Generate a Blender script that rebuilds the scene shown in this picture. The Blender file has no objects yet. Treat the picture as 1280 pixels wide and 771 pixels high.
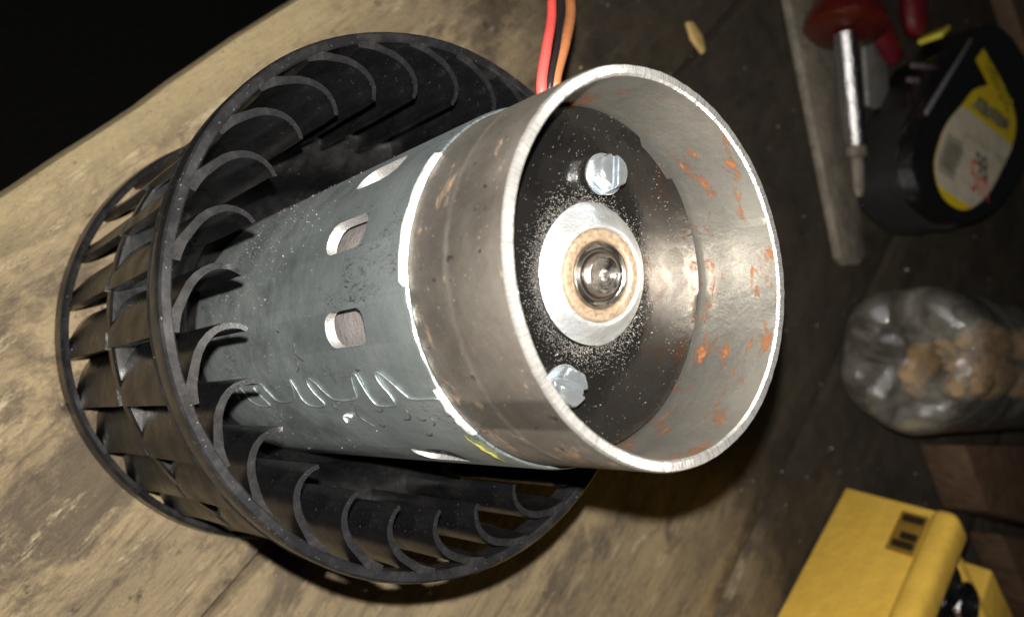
import bpy, bmesh, math, random
from mathutils import Vector, Matrix, noise
random.seed(7)
R = math.radians
S = 0.04            # metres per working unit (fan wheel radius = 1 unit = 4 cm)
scene = bpy.context.scene
col = scene.collection

# ------------------------------------------------------------------ camera
W_, H_ = 1280.0, 771.0
FPX, PX, PY = 1022.3, 24.34, -24.86
CR = Vector((-0.7561, 0.1673, 0.6327)); CD = Vector((0.1182, 0.9858, -0.1193)); CF = Vector((-0.6437, -0.0154, -0.7651))
CF.normalize(); CR = (CR - CF*CR.dot(CF)).normalized(); CD = CF.cross(CR).normalized()
CP = Vector((1.6975, 0.0621, 4.0384))
cam = bpy.data.cameras.new('camera'); camo = bpy.data.objects.new('camera', cam); col.objects.link(camo)
U = -CD; B = -CF
camo.matrix_world = Matrix(((CR.x, U.x, B.x, CP.x*S), (CR.y, U.y, B.y, CP.y*S), (CR.z, U.z, B.z, CP.z*S), (0, 0, 0, 1)))
cam.sensor_width = 36; cam.lens = FPX/W_*36
cam.shift_x = -PX/W_; cam.shift_y = PY/W_
cam.clip_start = 0.005; cam.clip_end = 60
cam.dof.use_dof = True; cam.dof.focus_distance = 2.65*S; cam.dof.aperture_fstop = 28
scene.camera = camo
scene.render.resolution_x = 1024; scene.render.resolution_y = 616
scene.render.engine = 'CYCLES'

# ------------------------------------------------------------------ world, flash, exposure
w = bpy.data.worlds.new('World'); scene.world = w; w.use_nodes = True
bg = w.node_tree.nodes['Background']; bg.inputs[0].default_value = (0.9, 0.95, 1, 1); bg.inputs[1].default_value = 0.006
ld = bpy.data.lights.new('phone_flash', 'AREA'); ld.shape = 'DISK'; ld.size = 0.055*S; ld.energy = 0.62
ld.color = (1.0, 0.95, 0.87)
lo = bpy.data.objects.new('phone_flash', ld); col.objects.link(lo)
lm = camo.matrix_world.copy(); lp = CP + CR*(-0.004) + CD*(-0.200) + CF*0.0
lm.translation = lp*S; lo.matrix_world = lm
scene.view_settings.view_transform = 'Standard'; scene.view_settings.look = 'None'
scene.view_settings.exposure = 0.15; scene.view_settings.gamma = 1.0

def at(u, v, z):
    """point of the photograph -> place on the plane at height z"""
    d = CR*((u-640-PX)/FPX) + CD*((v-385.5-PY)/FPX) + CF
    return CP + d*((z-CP.z)/d.z)

# ------------------------------------------------------------------ node helpers
class NT:
    def __init__(s, name):
        s.m = bpy.data.materials.new(name); s.m.use_nodes = True; s.t = s.m.node_tree; s.t.nodes.clear()
        s.out = s.t.nodes.new('ShaderNodeOutputMaterial'); s._c = None
    def n(s, typ, **kw):
        nd = s.t.nodes.new('ShaderNode'+typ)
        for k, v in kw.items():
            if k.startswith('i_'):
                s.set(nd.inputs[int(k[2:])], v)
            else: setattr(nd, k, v)
        return nd
    def set(s, sock, v):
        if isinstance(v, bpy.types.NodeSocket): s.t.links.new(v, sock)
        elif isinstance(v, bpy.types.Node): s.t.links.new(v.outputs[0], sock)
        else:
            if isinstance(v, (tuple, list)) and len(v) == 3 and sock.type == 'RGBA': v = (*v, 1)
            sock.default_value = v
    def co(s):
        if s._c is None:
            tc = s.n('TexCoord'); mp = s.n('VectorMath', operation='SCALE'); s.set(mp.inputs[0], tc.outputs['Object']); mp.inputs['Scale'].default_value = 1/S
            s._c = mp.outputs[0]
        return s._c
    def scl(s, vec, xyz): return s.n('VectorMath', operation='MULTIPLY', i_0=vec, i_1=xyz).outputs[0]
    def noise(s, scale, detail=4, rough=.6, vec=None, dist=0, lo=None, hi=None):
        nd = s.n('TexNoise'); nd.inputs['Scale'].default_value = scale; nd.inputs['Detail'].default_value = detail
        nd.inputs['Roughness'].default_value = rough; nd.inputs['Distortion'].default_value = dist
        s.set(nd.inputs['Vector'], vec if vec is not None else s.co())
        o = nd.outputs[0]
        return s.ramp(o, lo, hi) if lo is not None else o
    def ramp(s, v, lo, hi, a=0., b=1.):
        m = s.n('MapRange'); m.clamp = True; s.set(m.inputs[0], v)
        for i, x in zip((1, 2, 3, 4), (lo, hi, a, b)): s.set(m.inputs[i], x)
        return m.outputs[0]
    def mix(s, f, a, b):
        m = s.n('Mix', data_type='RGBA'); s.set(m.inputs[0], f); s.set(m.inputs[6], a); s.set(m.inputs[7], b); return m.outputs[2]
    def ma(s, op, a, b=0., c=0.):
        m = s.n('Math', operation=op); s.set(m.inputs[0], a); s.set(m.inputs[1], b); s.set(m.inputs[2], c); return m.outputs[0]
    def polar(s, cx=0, cy=0):
        xyz = s.n('SeparateXYZ'); s.set(xyz.inputs[0], s.co())
        x = s.ma('SUBTRACT', xyz.outputs[0], cx); y = s.ma('SUBTRACT', xyz.outputs[1], cy)
        ang = s.ma('ARCTAN2', y, x); r = s.ma('SQRT', s.ma('ADD', s.ma('MULTIPLY', x, x), s.ma('MULTIPLY', y, y)))
        return ang, r, xyz.outputs[2]
    def vec(s, x, y, z):
        c = s.n('CombineXYZ'); s.set(c.inputs[0], x); s.set(c.inputs[1], y); s.set(c.inputs[2], z); return c.outputs[0]
    def bump(s, h, dist=.01, strength=1., prev=None):
        b = s.n('Bump'); b.inputs['Strength'].default_value = strength; b.inputs['Distance'].default_value = dist*S
        s.set(b.inputs['Height'], h)
        if prev is not None: s.set(b.inputs['Normal'], prev)
        return b.outputs[0]
    def pbr(s, color, rough=.5, metal=0., normal=None, spec=.5, coat=0., **kw):
        p = s.n('BsdfPrincipled'); s.set(p.inputs['Base Color'], color); s.set(p.inputs['Roughness'], rough); s.set(p.inputs['Metallic'], metal)
        p.inputs['Specular IOR Level'].default_value = spec; p.inputs['Coat Weight'].default_value = coat
        if normal is not None: s.set(p.inputs['Normal'], normal)
        for k, v in kw.items(): s.set(p.inputs[k.replace('_', ' ')], v)
        s.t.links.new(p.outputs[0], s.out.inputs[0]); return s.m

def plain(name, c, rough=.5, metal=0., bump=0., bs=30, var=.15, spec=.5, coat=0.):
    t = NT(name); f = t.noise(6, 5, .6, lo=.3, hi=.7)
    colr = t.mix(f, tuple(x*(1-var) for x in c), tuple(min(1, x*(1+var)) for x in c))
    r = t.ramp(t.noise(14, 4), .3, .7, max(.02, rough-.08), min(1, rough+.08))
    nm = t.bump(t.noise(bs, 6, .65), bump) if bump else None
    return t.pbr(colr, r, metal, nm, spec, coat)

# ------------------------------------------------------------------ materials
def m_plastic(name, base=(.004, .004, .0045), dust=.22, rough=.34, spec=.32):
    t = NT(name)
    d = t.noise(9, 6, .7, lo=.48, hi=.72); sp = t.noise(95, 2, .5, lo=.70, hi=.76); sc = t.noise(16, 5, .7, vec=t.scl(t.co(), (1, 1, .12)), lo=.5, hi=.8)
    c = t.mix(t.ma('MULTIPLY', d, dust*.5), base, (.085, .08, .075))
    c = t.mix(t.ma('MULTIPLY', sc, dust*.5), c, (.06, .058, .055))
    c = t.mix(t.ma('MULTIPLY', sp, dust), c, (.33, .33, .32))
    r = t.ramp(t.noise(7, 5, .6), .3, .7, rough-.1, rough+.14)
    b = t.bump(t.noise(60, 4, .6), .002, .35); b = t.bump(t.noise(7, 3, .6), .010, .25, b)
    return t.pbr(c, r, 0, b, spec)
PL = m_plastic('black_plastic'); PLB = m_plastic('black_plastic_blade', (.0035, .0035, .004), .14, .30, .28)
PLR = m_plastic('black_plastic_rim', (.008, .008, .009), .34, .27, .45)

def m_zinc():
    t = NT('zinc_sheet'); ang, r, z = t.polar()
    f = t.noise(3.0, 6, .65, lo=.3, hi=.7); g = t.noise(22, 6, .7, lo=.3, hi=.7)
    c = t.mix(f, (.33, .385, .405), (.58, .64, .655)); c = t.mix(t.ma('MULTIPLY', g, .45), c, (.22, .26, .275))
    # dull dusty lower end
    dz = t.ramp(z, 1.75, .8); dn = t.ma('MULTIPLY', dz, t.noise(4, 5, .7, lo=.32, hi=.62))
    c = t.mix(t.ma('MULTIPLY', dn, .65), c, (.24, .26, .24))
    # marker-like dark scuffs
    sv = t.vec(t.ma('MULTIPLY', ang, 5), t.ma('MULTIPLY', z, 2.2), 0)
    s1 = t.noise(5.0, 3, .55, vec=sv, dist=1.2); k = t.ma('ABSOLUTE', t.ma('SUBTRACT', s1, .5))
    mask = t.noise(3.2, 2, .5, lo=.54, hi=.60)
    sc = t.ma('MULTIPLY', t.ramp(k, .014, .006), mask); c = t.mix(t.ma('MULTIPLY', sc, .85), c, (.03, .035, .04))
    # fine brushed scratches along the circumference
    bv = t.vec(t.ma('MULTIPLY', ang, 1.5), t.ma('MULTIPLY', z, 60), 0); br = t.noise(3, 5, .7, vec=bv)
    ls = t.noise(4, 2, .5, vec=t.vec(t.ma('MULTIPLY', ang, 1.3), t.ma('MULTIPLY', z, 22), 3), lo=.70, hi=.74)
    c = t.mix(t.ma('MULTIPLY', ls, .5), c, (.6, .66, .66))
    b = t.bump(br, .004, .35); b = t.bump(t.noise(30, 5, .7), .006, .45, b)
    ro = t.ma('ADD', t.ramp(g, 0, 1, .33, .44), t.ma('MULTIPLY', dn, .2))
    return t.pbr(c, ro, t.ramp(dn, 0, 1, .90, .62), b)
ZN = m_zinc()
EDGEW = plain('filed_can_edge', (.62, .62, .61), .38, .4, .008, 60, .12)
BRIGHT = plain('bare_cut_steel', (.46, .46, .45), .40, .7, .008, 60, .12)

def m_ring(inner):
    t = NT('flux_ring_inside' if inner else 'flux_ring_outside'); ang, r, z = t.polar()
    cv = t.vec(t.ma('MULTIPLY', t.n('Math', operation='SINE', i_0=ang).outputs[0], .55), t.ma('MULTIPLY', t.n('Math', operation='COSINE', i_0=ang).outputs[0], .55), z)
    f = t.noise(3.2, 6, .65, lo=.32, hi=.68); g = t.noise(26, 6, .7, lo=.3, hi=.7)
    if inner:
        c = t.mix(f, (.33, .325, .30), (.52, .50, .45)); c = t.mix(t.ma('MULTIPLY', g, .35), c, (.30, .285, .26))
        rp = t.noise(5.5, 7, .68, vec=t.vec(t.ma('MULTIPLY', ang, .62), 7.3, t.ma('MULTIPLY', z, 2.6)), dist=.35); rs = t.ramp(rp, .54, .64)
        rs = t.ma('MULTIPLY', rs, t.noise(24, 5, .8, lo=.36, hi=.58))
        c = t.mix(t.ramp(rs, 0, .40), c, (.30, .125, .055))
        metal = t.ramp(rs, .15, .9, .90, .45); ro = t.ramp(g, 0, 1, .30, .38); ro = t.ma('ADD', ro, t.ma('MULTIPLY', rs, .18))
    else:
        c = t.mix(f, (.13, .115, .10), (.30, .275, .24)); c = t.mix(t.ma('MULTIPLY', g, .5), c, (.09, .08, .07))
        # seam weld: a darker lengthwise stripe
        s = t.ma('MULTIPLY', t.ramp(ang, .50, .53), t.ramp(ang, .72, .69)); c = t.mix(t.ma('MULTIPLY', s, .6), c, (.06, .055, .05))
        # rust, more of it low on the near side
        rp = t.noise(5.5, 6, .7, vec=t.scl(t.co(), (1, 1, 1.5)), dist=.5); rs = t.ramp(t.ma('ADD', rp, t.ramp(ang, .0, 1.0, -.05, .05)), .575, .65)
        rs = t.ma('MULTIPLY', rs, t.noise(40, 4, .8, lo=.35, hi=.55)); c = t.mix(t.ma('MULTIPLY', rs, .75), c, (.27, .125, .05))
        # dark nicks and a pale turning line
        sv = t.vec(t.ma('MULTIPLY', ang, 2.2), t.ma('MULTIPLY', z, 1.), 0); k = t.noise(9, 3, .5, vec=t.scl(sv, (1, 2.6, 1)), dist=.4)
        c = t.mix(t.ma('MULTIPLY', t.ramp(k, .33, .28), .9), c, (.03, .028, .026))
        zz = t.ma('ADD', z, t.ma('MULTIPLY', t.noise(2, 2), .03)); ln = t.ramp(t.ma('ABSOLUTE', t.ma('SUBTRACT', zz, 2.36)), .020, .0)
        c = t.mix(t.ma('MULTIPLY', t.ma('MULTIPLY', ln, t.noise(6, 4, .7, lo=.35, hi=.6)), .5), c, (.34, .32, .29)); c = t.mix(t.ma('MULTIPLY', t.noise(90, 2, .5, lo=.71, hi=.75), .8), c, (.6, .57, .5))
        metal = t.ramp(rs, 0, 1, .85, .1); ro = t.ramp(g, 0, 1, .40, .54)
    b = t.bump(t.noise(40, 6, .7), .005, .4); b = t.bump(t.noise(8, 4, .6), .006, .3, b)
    if not inner: b = t.bump(ln, .004, .35, b)
    return t.pbr(c, ro, metal, b)
RO, RI = m_ring(False), m_ring(True)

def m_lip():
    t = NT('filed_steel_edge'); ang, r, z = t.polar()
    st = t.noise(3, 3, .7, vec=t.vec(t.ma('MULTIPLY', ang, 42), t.ma('MULTIPLY', r, 3), 0)); f = t.ramp(st, .35, .65)
    c = t.mix(f, (.26, .255, .25), (.62, .61, .59)); c = t.mix(t.ma('MULTIPLY', t.noise(5, 5, .7, lo=.5, hi=.7), .5), c, (.30, .28, .26))
    return t.pbr(c, .34, .75, t.bump(st, .012, .6))
LIP = m_lip()

def m_plate():
    t = NT('black_painted_plate')
    f = t.noise(4, 6, .7, lo=.5, hi=.75); sp = t.noise(85, 3, .6, lo=.68, hi=.74)
    sm = t.noise(3.2, 4, .55, dist=.6, lo=.56, hi=.60)
    c = t.mix(t.ma('MULTIPLY', f, .5), (.075, .07, .066), (.13, .12, .11)); c = t.mix(t.ma('MULTIPLY', sm, .5), c, (.03, .028, .026))
    m = t.ramp(sp, 0, 1, .93, .2)
    r = t.ramp(t.noise(5, 5, .65), .3, .7, .11, .19); r = t.ma('ADD', r, t.ma('MULTIPLY', sp, .2))
    return t.pbr(c, r, m, t.bump(t.noise(9, 5, .6), .008, .3))
PLATE = m_plate()
BOSSM = plain('galvanised_boss', (.70, .73, .75), .32, .85, .006, 40, .12)
def m_bronze():
    t = NT('sintered_bronze'); n_ = t.noise(70, 4, .7); f = t.ramp(n_, .35, .65); c = t.mix(f, (.24, .175, .12), (.42, .32, .22))
    return t.pbr(c, .42, .6, t.bump(n_, .006, .6))
BRONZE = m_bronze()
def m_turned():
    t = NT('turned_steel'); ang, r, z = t.polar(); n_ = t.noise(3, 3, .6, vec=t.vec(t.ma('MULTIPLY', r, 260), t.ma('MULTIPLY', ang, .3), 0))
    return t.pbr(t.mix(n_, (.42, .40, .37), (.75, .72, .68)), .22, 1., t.bump(n_, .003, .5))
TURN = m_turned()
SCREWM = plain('zinc_plated_screw', (.60, .66, .70), .24, .9, .003, 30, .15)
MAGNET = plain('grey_ferrite', (.17, .155, .155), .5, .3, .006, 40, .15)
DUST = plain('iron_dust', (.26, .25, .235), .45, .5, 0, 30, .5)
RED = plain('red_insulation', (.85, .10, .09), .38, 0, .004, 30, .06)
BLK = plain('black_insulation', (.02, .016, .02), .35, 0, .004, 30, .1)
BRN = plain('brown_insulation', (.42, .16, .065), .38, 0, .004, 30, .08)
YPAINT = plain('yellow_paint_smear', (.70, .66, .16), .4, 0, .01, 50, .2)

E_ = Vector((-.830, -.558, 0)).normalized(); N_ = Vector((-.558, .830, 0)).normalized(); O_ = Vector((1.114, -.815, 0))
def m_wood():
    t = NT('worn_bench_wood')
    # plank-local coordinates: x along the grain, y across
    v = t.co(); oi = t.n('ObjectInfo'); off = t.ma('MULTIPLY', oi.outputs['Random'], 20)
    vv = t.n('VectorMath', operation='ADD', i_0=v, i_1=t.vec(off, 0, off)).outputs[0]
    g1 = t.noise(1.6, 8, .68, vec=t.scl(vv, (.35, 2.2, 1)), dist=.5, lo=.30, hi=.70)
    g2 = t.noise(7, 7, .72, vec=t.scl(vv, (.30, 2.0, 1)), dist=.2, lo=.32, hi=.68)
    c = t.mix(g1, (.27, .21, .14), (.64, .49, .28)); c = t.mix(t.ma('MULTIPLY', g2, .35), c, (.36, .29, .20))
    bl = t.noise(1.15, 10, .74, vec=t.scl(vv, (.75, 1.25, 1)), dist=.5, lo=.49, hi=.57); c = t.mix(t.ma('MULTIPLY', bl, .72), c, (.115, .092, .072))
    b2 = t.noise(4.2, 9, .8, vec=t.scl(vv, (.7, 1.3, 1)), dist=.3, lo=.53, hi=.62); c = t.mix(t.ma('MULTIPLY', b2, .6), c, (.13, .10, .08))
    fb = t.noise(13, 8, .75, vec=t.scl(vv, (.16, 2.2, 1)), dist=.3, lo=.53, hi=.63); c = t.mix(t.ma('MULTIPLY', fb, .55), c, (.12, .095, .07))
    pale = t.ma('MULTIPLY', t.noise(5.5, 8, .8, vec=t.scl(vv, (.4, 1.7, 1)), lo=.58, hi=.66), .85); c = t.mix(pale, c, (.74, .62, .42))
    yy = t.n('SeparateXYZ', i_0=v).outputs[1]; eb_ = t.ramp(t.ma('ADD', t.ma('ABSOLUTE', yy), t.ma('MULTIPLY', t.noise(2.2, 6, .7, vec=vv), .35)), .50, .30); c = t.mix(t.ma('MULTIPLY', eb_, .65), c, (.62, .50, .28))  # pale worn band along the bench edge, edge highlight included in its colour
    spots = t.noise(7, 5, .7, vec=t.scl(vv, (.8, 1.2, 1)), lo=.62, hi=.70); c = t.mix(t.ma('MULTIPLY', spots, .8), c, (.045, .037, .035))
    # oil-blackened far end of the top: a ragged stain, flash falloff painted in too
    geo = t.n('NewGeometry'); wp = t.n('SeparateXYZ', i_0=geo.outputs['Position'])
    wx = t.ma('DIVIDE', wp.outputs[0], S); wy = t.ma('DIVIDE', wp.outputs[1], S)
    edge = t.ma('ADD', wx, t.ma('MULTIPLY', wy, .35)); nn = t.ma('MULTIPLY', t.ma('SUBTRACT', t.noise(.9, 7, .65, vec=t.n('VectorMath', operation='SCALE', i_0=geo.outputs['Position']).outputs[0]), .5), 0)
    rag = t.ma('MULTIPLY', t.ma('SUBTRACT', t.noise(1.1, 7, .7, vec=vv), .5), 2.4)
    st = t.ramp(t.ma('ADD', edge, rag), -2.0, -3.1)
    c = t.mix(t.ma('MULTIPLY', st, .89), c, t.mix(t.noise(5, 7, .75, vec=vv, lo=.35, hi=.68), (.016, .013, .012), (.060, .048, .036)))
    c = t.mix(t.ma('MULTIPLY', t.noise(60, 3, .6, vec=vv, lo=.69, hi=.74), .45), c, (.6, .55, .45))
    ro = t.ramp(t.noise(3, 5, .7, vec=vv), .3, .7, .52, .75)
    b = t.bump(t.noise(6, 9, .8, vec=t.scl(vv, (.2, 3, 1))), .08, .9); b = t.bump(t.noise(25, 6, .7, vec=vv), .015, .6, b)
    return t.pbr(c, ro, 0, b, .35)
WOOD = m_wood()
DARKFLOOR = plain('dark_floor', (.035, .033, .032), .8, 0, .05, 4, .3)

# ------------------------------------------------------------------ mesh helpers (working units in, metres out)
def link(name, me, mat, parent=None, loc=None, smooth=True, mats=None):
    for m in (mats or [mat]): me.materials.append(m)
    if smooth: me.shade_smooth()
    else: me.shade_flat()
    o = bpy.data.objects.new(name, me); col.objects.link(o)
    if parent: o.parent = parent
    if loc is not None: o.location = Vector(loc)*S
    return o
def mesh(name, vs, fs, fm=None):
    me = bpy.data.meshes.new(name); me.from_pydata([tuple(Vector(v)*S) for v in vs], [], fs); me.validate(); me.update()
    if fm:
        for p, k in zip(me.polygons, fm): p.material_index = k
    return me
def from_bm(name, bm, scale=True):
    if scale: bmesh.ops.scale(bm, vec=(S, S, S), verts=bm.verts)
    bmesh.ops.recalc_face_normals(bm, faces=bm.faces)
    me = bpy.data.meshes.new(name); bm.to_mesh(me); bm.free(); return me
def lathe(prof, n=96, closed=True, fn=None, seg_mat=None):
    """prof: list (r, z); closed loop of the section; fn(ang, k, r, z) -> (r, z)"""
    vs = []; fs = []; fm = []; m = len(prof)
    for i in range(n):
        a = 2*math.pi*i/n
        for k, (r, z) in enumerate(prof):
            if fn: r, z = fn(a, k, r, z)
            vs.append((r*math.cos(a), r*math.sin(a), z))
    for i in range(n):
        j = (i+1) % n
        for k in range(m if closed else m-1):
            l = (k+1) % m; fs.append((i*m+k, j*m+k, j*m+l, i*m+l)); fm.append(seg_mat[k] if seg_mat else 0)
    return vs, fs, fm
def sharp(o, deg=35):
    me = o.data
    me.shade_smooth()
    bm = bmesh.new(); bm.from_mesh(me)
    for e in bm.edges:
        if len(e.link_faces) == 2: e.smooth = e.calc_face_angle(0) < R(deg)
    bm.to_mesh(me); bm.free(); return o
def tube(path, r, n=16, caps=True, rf=None):
    P = [Vector(p) for p in path]; vs = []; fs = []; up = Vector((0, 0, 1)); pn = None
    for i, p in enumerate(P):
        d = (P[min(i+1, len(P)-1)] - P[max(i-1, 0)]).normalized()
        if pn is None: pn = d.cross(up if abs(d.z) < .9 else Vector((1, 0, 0))).normalized()
        pn = (pn - d*pn.dot(d)).normalized(); bn = d.cross(pn); rr = rf(i/(len(P)-1))*r if rf else r
        for k in range(n):
            a = 2*math.pi*k/n; vs.append(p + pn*math.cos(a)*rr + bn*math.sin(a)*rr)
    for i in range(len(P)-1):
        for k in range(n): l = (k+1) % n; fs.append((i*n+k, i*n+l, (i+1)*n+l, (i+1)*n+k))
    if caps: fs.append(tuple(range(n))[::-1]); fs.append(tuple((len(P)-1)*n+k for k in range(n)))
    return vs, fs
def spline(pts, n=8):
    P = [Vector(p) for p in pts]; P = [P[0]*2-P[1]] + P + [P[-1]*2-P[-2]]; out = []
    for i in range(1, len(P)-2):
        for k in range(n):
            t = k/n; a, b, c, d = P[i-1:i+3]
            out.append(.5*((2*b)+(c-a)*t+(2*a-5*b+4*c-d)*t*t+(3*b-a-3*c+d)*t**3))
    out.append(P[-2]); return out
def prism_bm(poly, z0, z1, bevel=0, seg=3, top_only=False):
    bm = bmesh.new(); lo_ = [bm.verts.new((p[0], p[1], z0)) for p in poly]; hi = [bm.verts.new((p[0], p[1], z1)) for p in poly]
    bm.faces.new(lo_[::-1]); tf = bm.faces.new(hi); n = len(poly)
    for i in range(n): bm.faces.new((lo_[i], lo_[(i+1) % n], hi[(i+1) % n], hi[i]))
    if bevel:
        ed = list(tf.edges) if top_only else list(bm.edges)
        bmesh.ops.bevel(bm, geom=ed, offset=bevel, segments=seg, affect='EDGES', profile=.5)
    return bm
def box_bm(sx, sy, sz, bevel=.02, seg=2, c=(0, 0, 0)):
    bm = bmesh.new(); bmesh.ops.create_cube(bm, size=1); bmesh.ops.scale(bm, vec=(sx, sy, sz), verts=bm.verts); bmesh.ops.translate(bm, vec=c, verts=bm.verts)
    if bevel: bmesh.ops.bevel(bm, geom=list(bm.edges), offset=bevel, segments=seg, affect='EDGES', profile=.5)
    return bm
def tag(o, label=None, cat=None, group=None, kind=None):
    if label: o['label'] = label
    if cat: o['category'] = cat
    if group: o['group'] = group
    if kind: o['kind'] = kind
    return o
def empty(name, loc, label=None, cat=None, group=None, rot=(0, 0, 0)):
    o = bpy.data.objects.new(name, None); col.objects.link(o); o.location = Vector(loc)*S; o.rotation_euler = rot; o.empty_display_size = .01
    return tag(o, label, cat, group)

# ------------------------------------------------------------------ the setting: bench top of planks, dark floor below
bench = empty('workbench', O_); bench['kind'] = 'structure'
bench.rotation_euler = (0, 0, math.atan2(E_.y, E_.x))      # local x along the edge; local y = -N (mirrored below)
# local y of the empty points to -N_ or N_; find the sign
ysg = 1 if Vector((-E_.y, E_.x, 0)).dot(N_) > 0 else -1
edges = [0, 2.05, 5.1, 8.15, 11.2, 14.2, 17.2]
for a, b in zip(edges[:-1], edges[1:]):
    nx, ny = 150, 10; vs = []; fs = []; gap = .022
    X = [-7 + 33*i/nx for i in range(nx+1)]
    ys = [a+gap, a+gap+.03] + [a+gap+.03 + (b-a-2*gap-.06)*k/ny for k in range(1, ny)] + [b-gap-.03, b-gap]
    m = len(ys)
    for x in X:
        for k, y in enumerate(ys):
            wob = .02*noise.noise((x*1.3, y*2, a)) if k in (0, 1, m-1, m-2) else 0
            if a == 0 and k < 2: wob = .035*noise.noise((x*1.1, 3, 0)) + .012*noise.noise((x*6, 3, 0))
            dz = -.03 - (.05 if a == 0 else 0) if k in (0, m-1) else 0
            vs.append((x, (y+wob)*ysg, dz + .012*(noise.noise((x*.6, y*1.2, 5))-.3) - .012))
    for i in range(nx):
        for k in range(m-1):
            q = (i*m+k, (i+1)*m+k, (i+1)*m+k+1, i*m+k+1); fs.append(q if ysg > 0 else q[::-1])
    base = len(vs)
    for i, x in enumerate(X):
        vs.append((x, vs[i*m][1], -.75)); vs.append((x, vs[i*m+m-1][1], -.75))
    for i in range(nx):
        q = (i*m, base+2*i, base+2*i+2, (i+1)*m); fs.append(q if ysg > 0 else q[::-1])
        q = (i*m+m-1, (i+1)*m+m-1, base+2*i+3, base+2*i+1); fs.append(q if ysg > 0 else q[::-1])
        q = (base+2*i, base+2*i+1, base+2*i+3, base+2*i+2); fs.append(q if ysg > 0 else q[::-1])
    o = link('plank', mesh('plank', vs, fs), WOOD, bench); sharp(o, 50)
fl = link('floor', mesh('floor', [(-120, -120, -20), (120, -120, -20), (120, 120, -20), (-120, 120, -20)], [(0, 1, 2, 3)]), DARKFLOOR); fl['kind'] = 'structure'

# ------------------------------------------------------------------ blower: fan wheel on its motor
blower = empty('blower_motor', (0, 0, 0), 'zinc motor with a black fan wheel and steel ring, standing on end on the bench', 'blower motor')
ZT = 1.535
def ringfn(seed, amp=.004):
    def f(a, k, r, z):
        q = (math.cos(a)*2.2, math.sin(a)*2.2, seed); e = amp*noise.noise(q) + .0006*noise.noise((math.cos(a)*30, math.sin(a)*30, seed+k))
        return r+e, z+e*.6
    return f
# hub disc (root part of the wheel)
prof = [(.30, .40), (.56, .40), (.635, .46), (.66, .66), (.70, .725), (.75, .745), (.947, .745), (.956, .737), (.956, .685), (.945, .675), (.74, .675), (.70, .65), (.62, .43), (.55, .36), (.30, .36)]
vs, fs, _ = lathe(prof, 168, True, ringfn(3, .003)); wheel = link('fan_wheel', mesh('fan_wheel', vs, fs), PL, blower); sharp(wheel, 40)
wheel['label'] = 'black plastic double fan wheel with curved blades'
# rims
top = [(.962, ZT-.118), (.996, ZT-.122), (1.002, ZT-.117), (.998, ZT-.110), (1.003, ZT-.026), (.998, ZT-.006), (.991, ZT), (.966, ZT), (.960, ZT-.006)]
vs, fs, _ = lathe(top, 280, True, ringfn(8)); o = link('rim_ring', mesh('rim_ring', vs, fs), PLR, wheel); sharp(o, 25)
bot = [(.976, .100), (.994, .104), (1.008, .092), (1.016, .014), (1.006, .0), (.982, .0), (.974, .01)]
vs, fs, _ = lathe(bot, 240, True, ringfn(11)); o = link('rim_ring', mesh('rim_ring', vs, fs), PLR, wheel); sharp(o, 25)
# blades
bc = [(.758, 0), (.776, -.8), (.80, -1.2), (.825, -1.2), (.85, -.7), (.872, .2), (.893, 1.5), (.912, 3.1), (.927, 5.0), (.938, 7.0), (.946, 8.4), (.951, 10.2), (.954, 11.8)]
def blade_mesh(z0, z1, up, seed):
    pts = [Vector((r*math.cos(R(a)), r*math.sin(R(a)), 0)) for r, a in bc]; n = len(pts); vs = []; fs = []
    rows = [0, .05, .15, .3, .5, .7, .85, .95, 1]
    for j, f in enumerate(rows):
        z = z0 + (z1-z0)*f
        for i, p in enumerate(pts):
            d = (pts[min(i+1, n-1)]-pts[max(i-1, 0)]).normalized(); nr = Vector((-d.y, d.x, 0))
            th = .0155 * (.52+.48*min(1, i/7)) * (1 if f < .99 else .85); g = f if up else 1-f; w8 = max(0, (i-n+5)/4); th *= 1+.45*w8*g**4
            zz = z
            q = p*(1 + (.016 if up else .026)*g**5*w8)
            if i == 0: q = q + d*(.008*noise.noise((z*14, seed, 1)))
            if i < 3 and f == 1: zz += .006*noise.noise((i*3, seed*5, 2)) - (.008 if seed == 3 and i == 1 else 0)
            vs.append(q + nr*th + Vector((0, 0, zz))); vs.append(q - nr*th + Vector((0, 0, zz)))
    m = 2*n
    for j in range(len(rows)-1):
        for i in range(n-1):
            a = j*m+2*i; fs.append((a, a+2, a+2+m, a+m)); fs.append((a+1, a+1+m, a+3+m, a+3))
        a = j*m; fs.append((a, a+m, a+m+1, a+1)); a = j*m+2*(n-1); fs.append((a, a+1, a+m+1, a+m))
    for i in range(n-1):
        a = 2*i; fs.append((a, a+1, a+3, a+2)); a = (len(rows)-1)*m+2*i; fs.append((a, a+2, a+3, a+1))
    me = mesh('blade', vs, fs, )
    # blade end face takes the paler, scuffed rim plastic
    me.materials.append(PLB); me.materials.append(PLR)
    for p in me.polygons:
        if abs(p.normal.z) > .8 and p.center.z > (z0+z1)/2*S: p.material_index = 1
    return me
def fix(me, deg=40):
    bm = bmesh.new(); bm.from_mesh(me); bmesh.ops.recalc_face_normals(bm, faces=bm.faces)
    for f in bm.faces: f.smooth = True
    for e in bm.edges:
        if len(e.link_faces) == 2: e.smooth = e.calc_face_angle(0) < R(deg)
    bm.to_mesh(me); bm.free()
um = [blade_mesh(.738, ZT-.003, True, s) for s in (1, 2, 3, 4, 7)]; dm = [blade_mesh(.01, .682, False, s) for s in (5, 6)]
for me in um+dm: fix(me)
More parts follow.
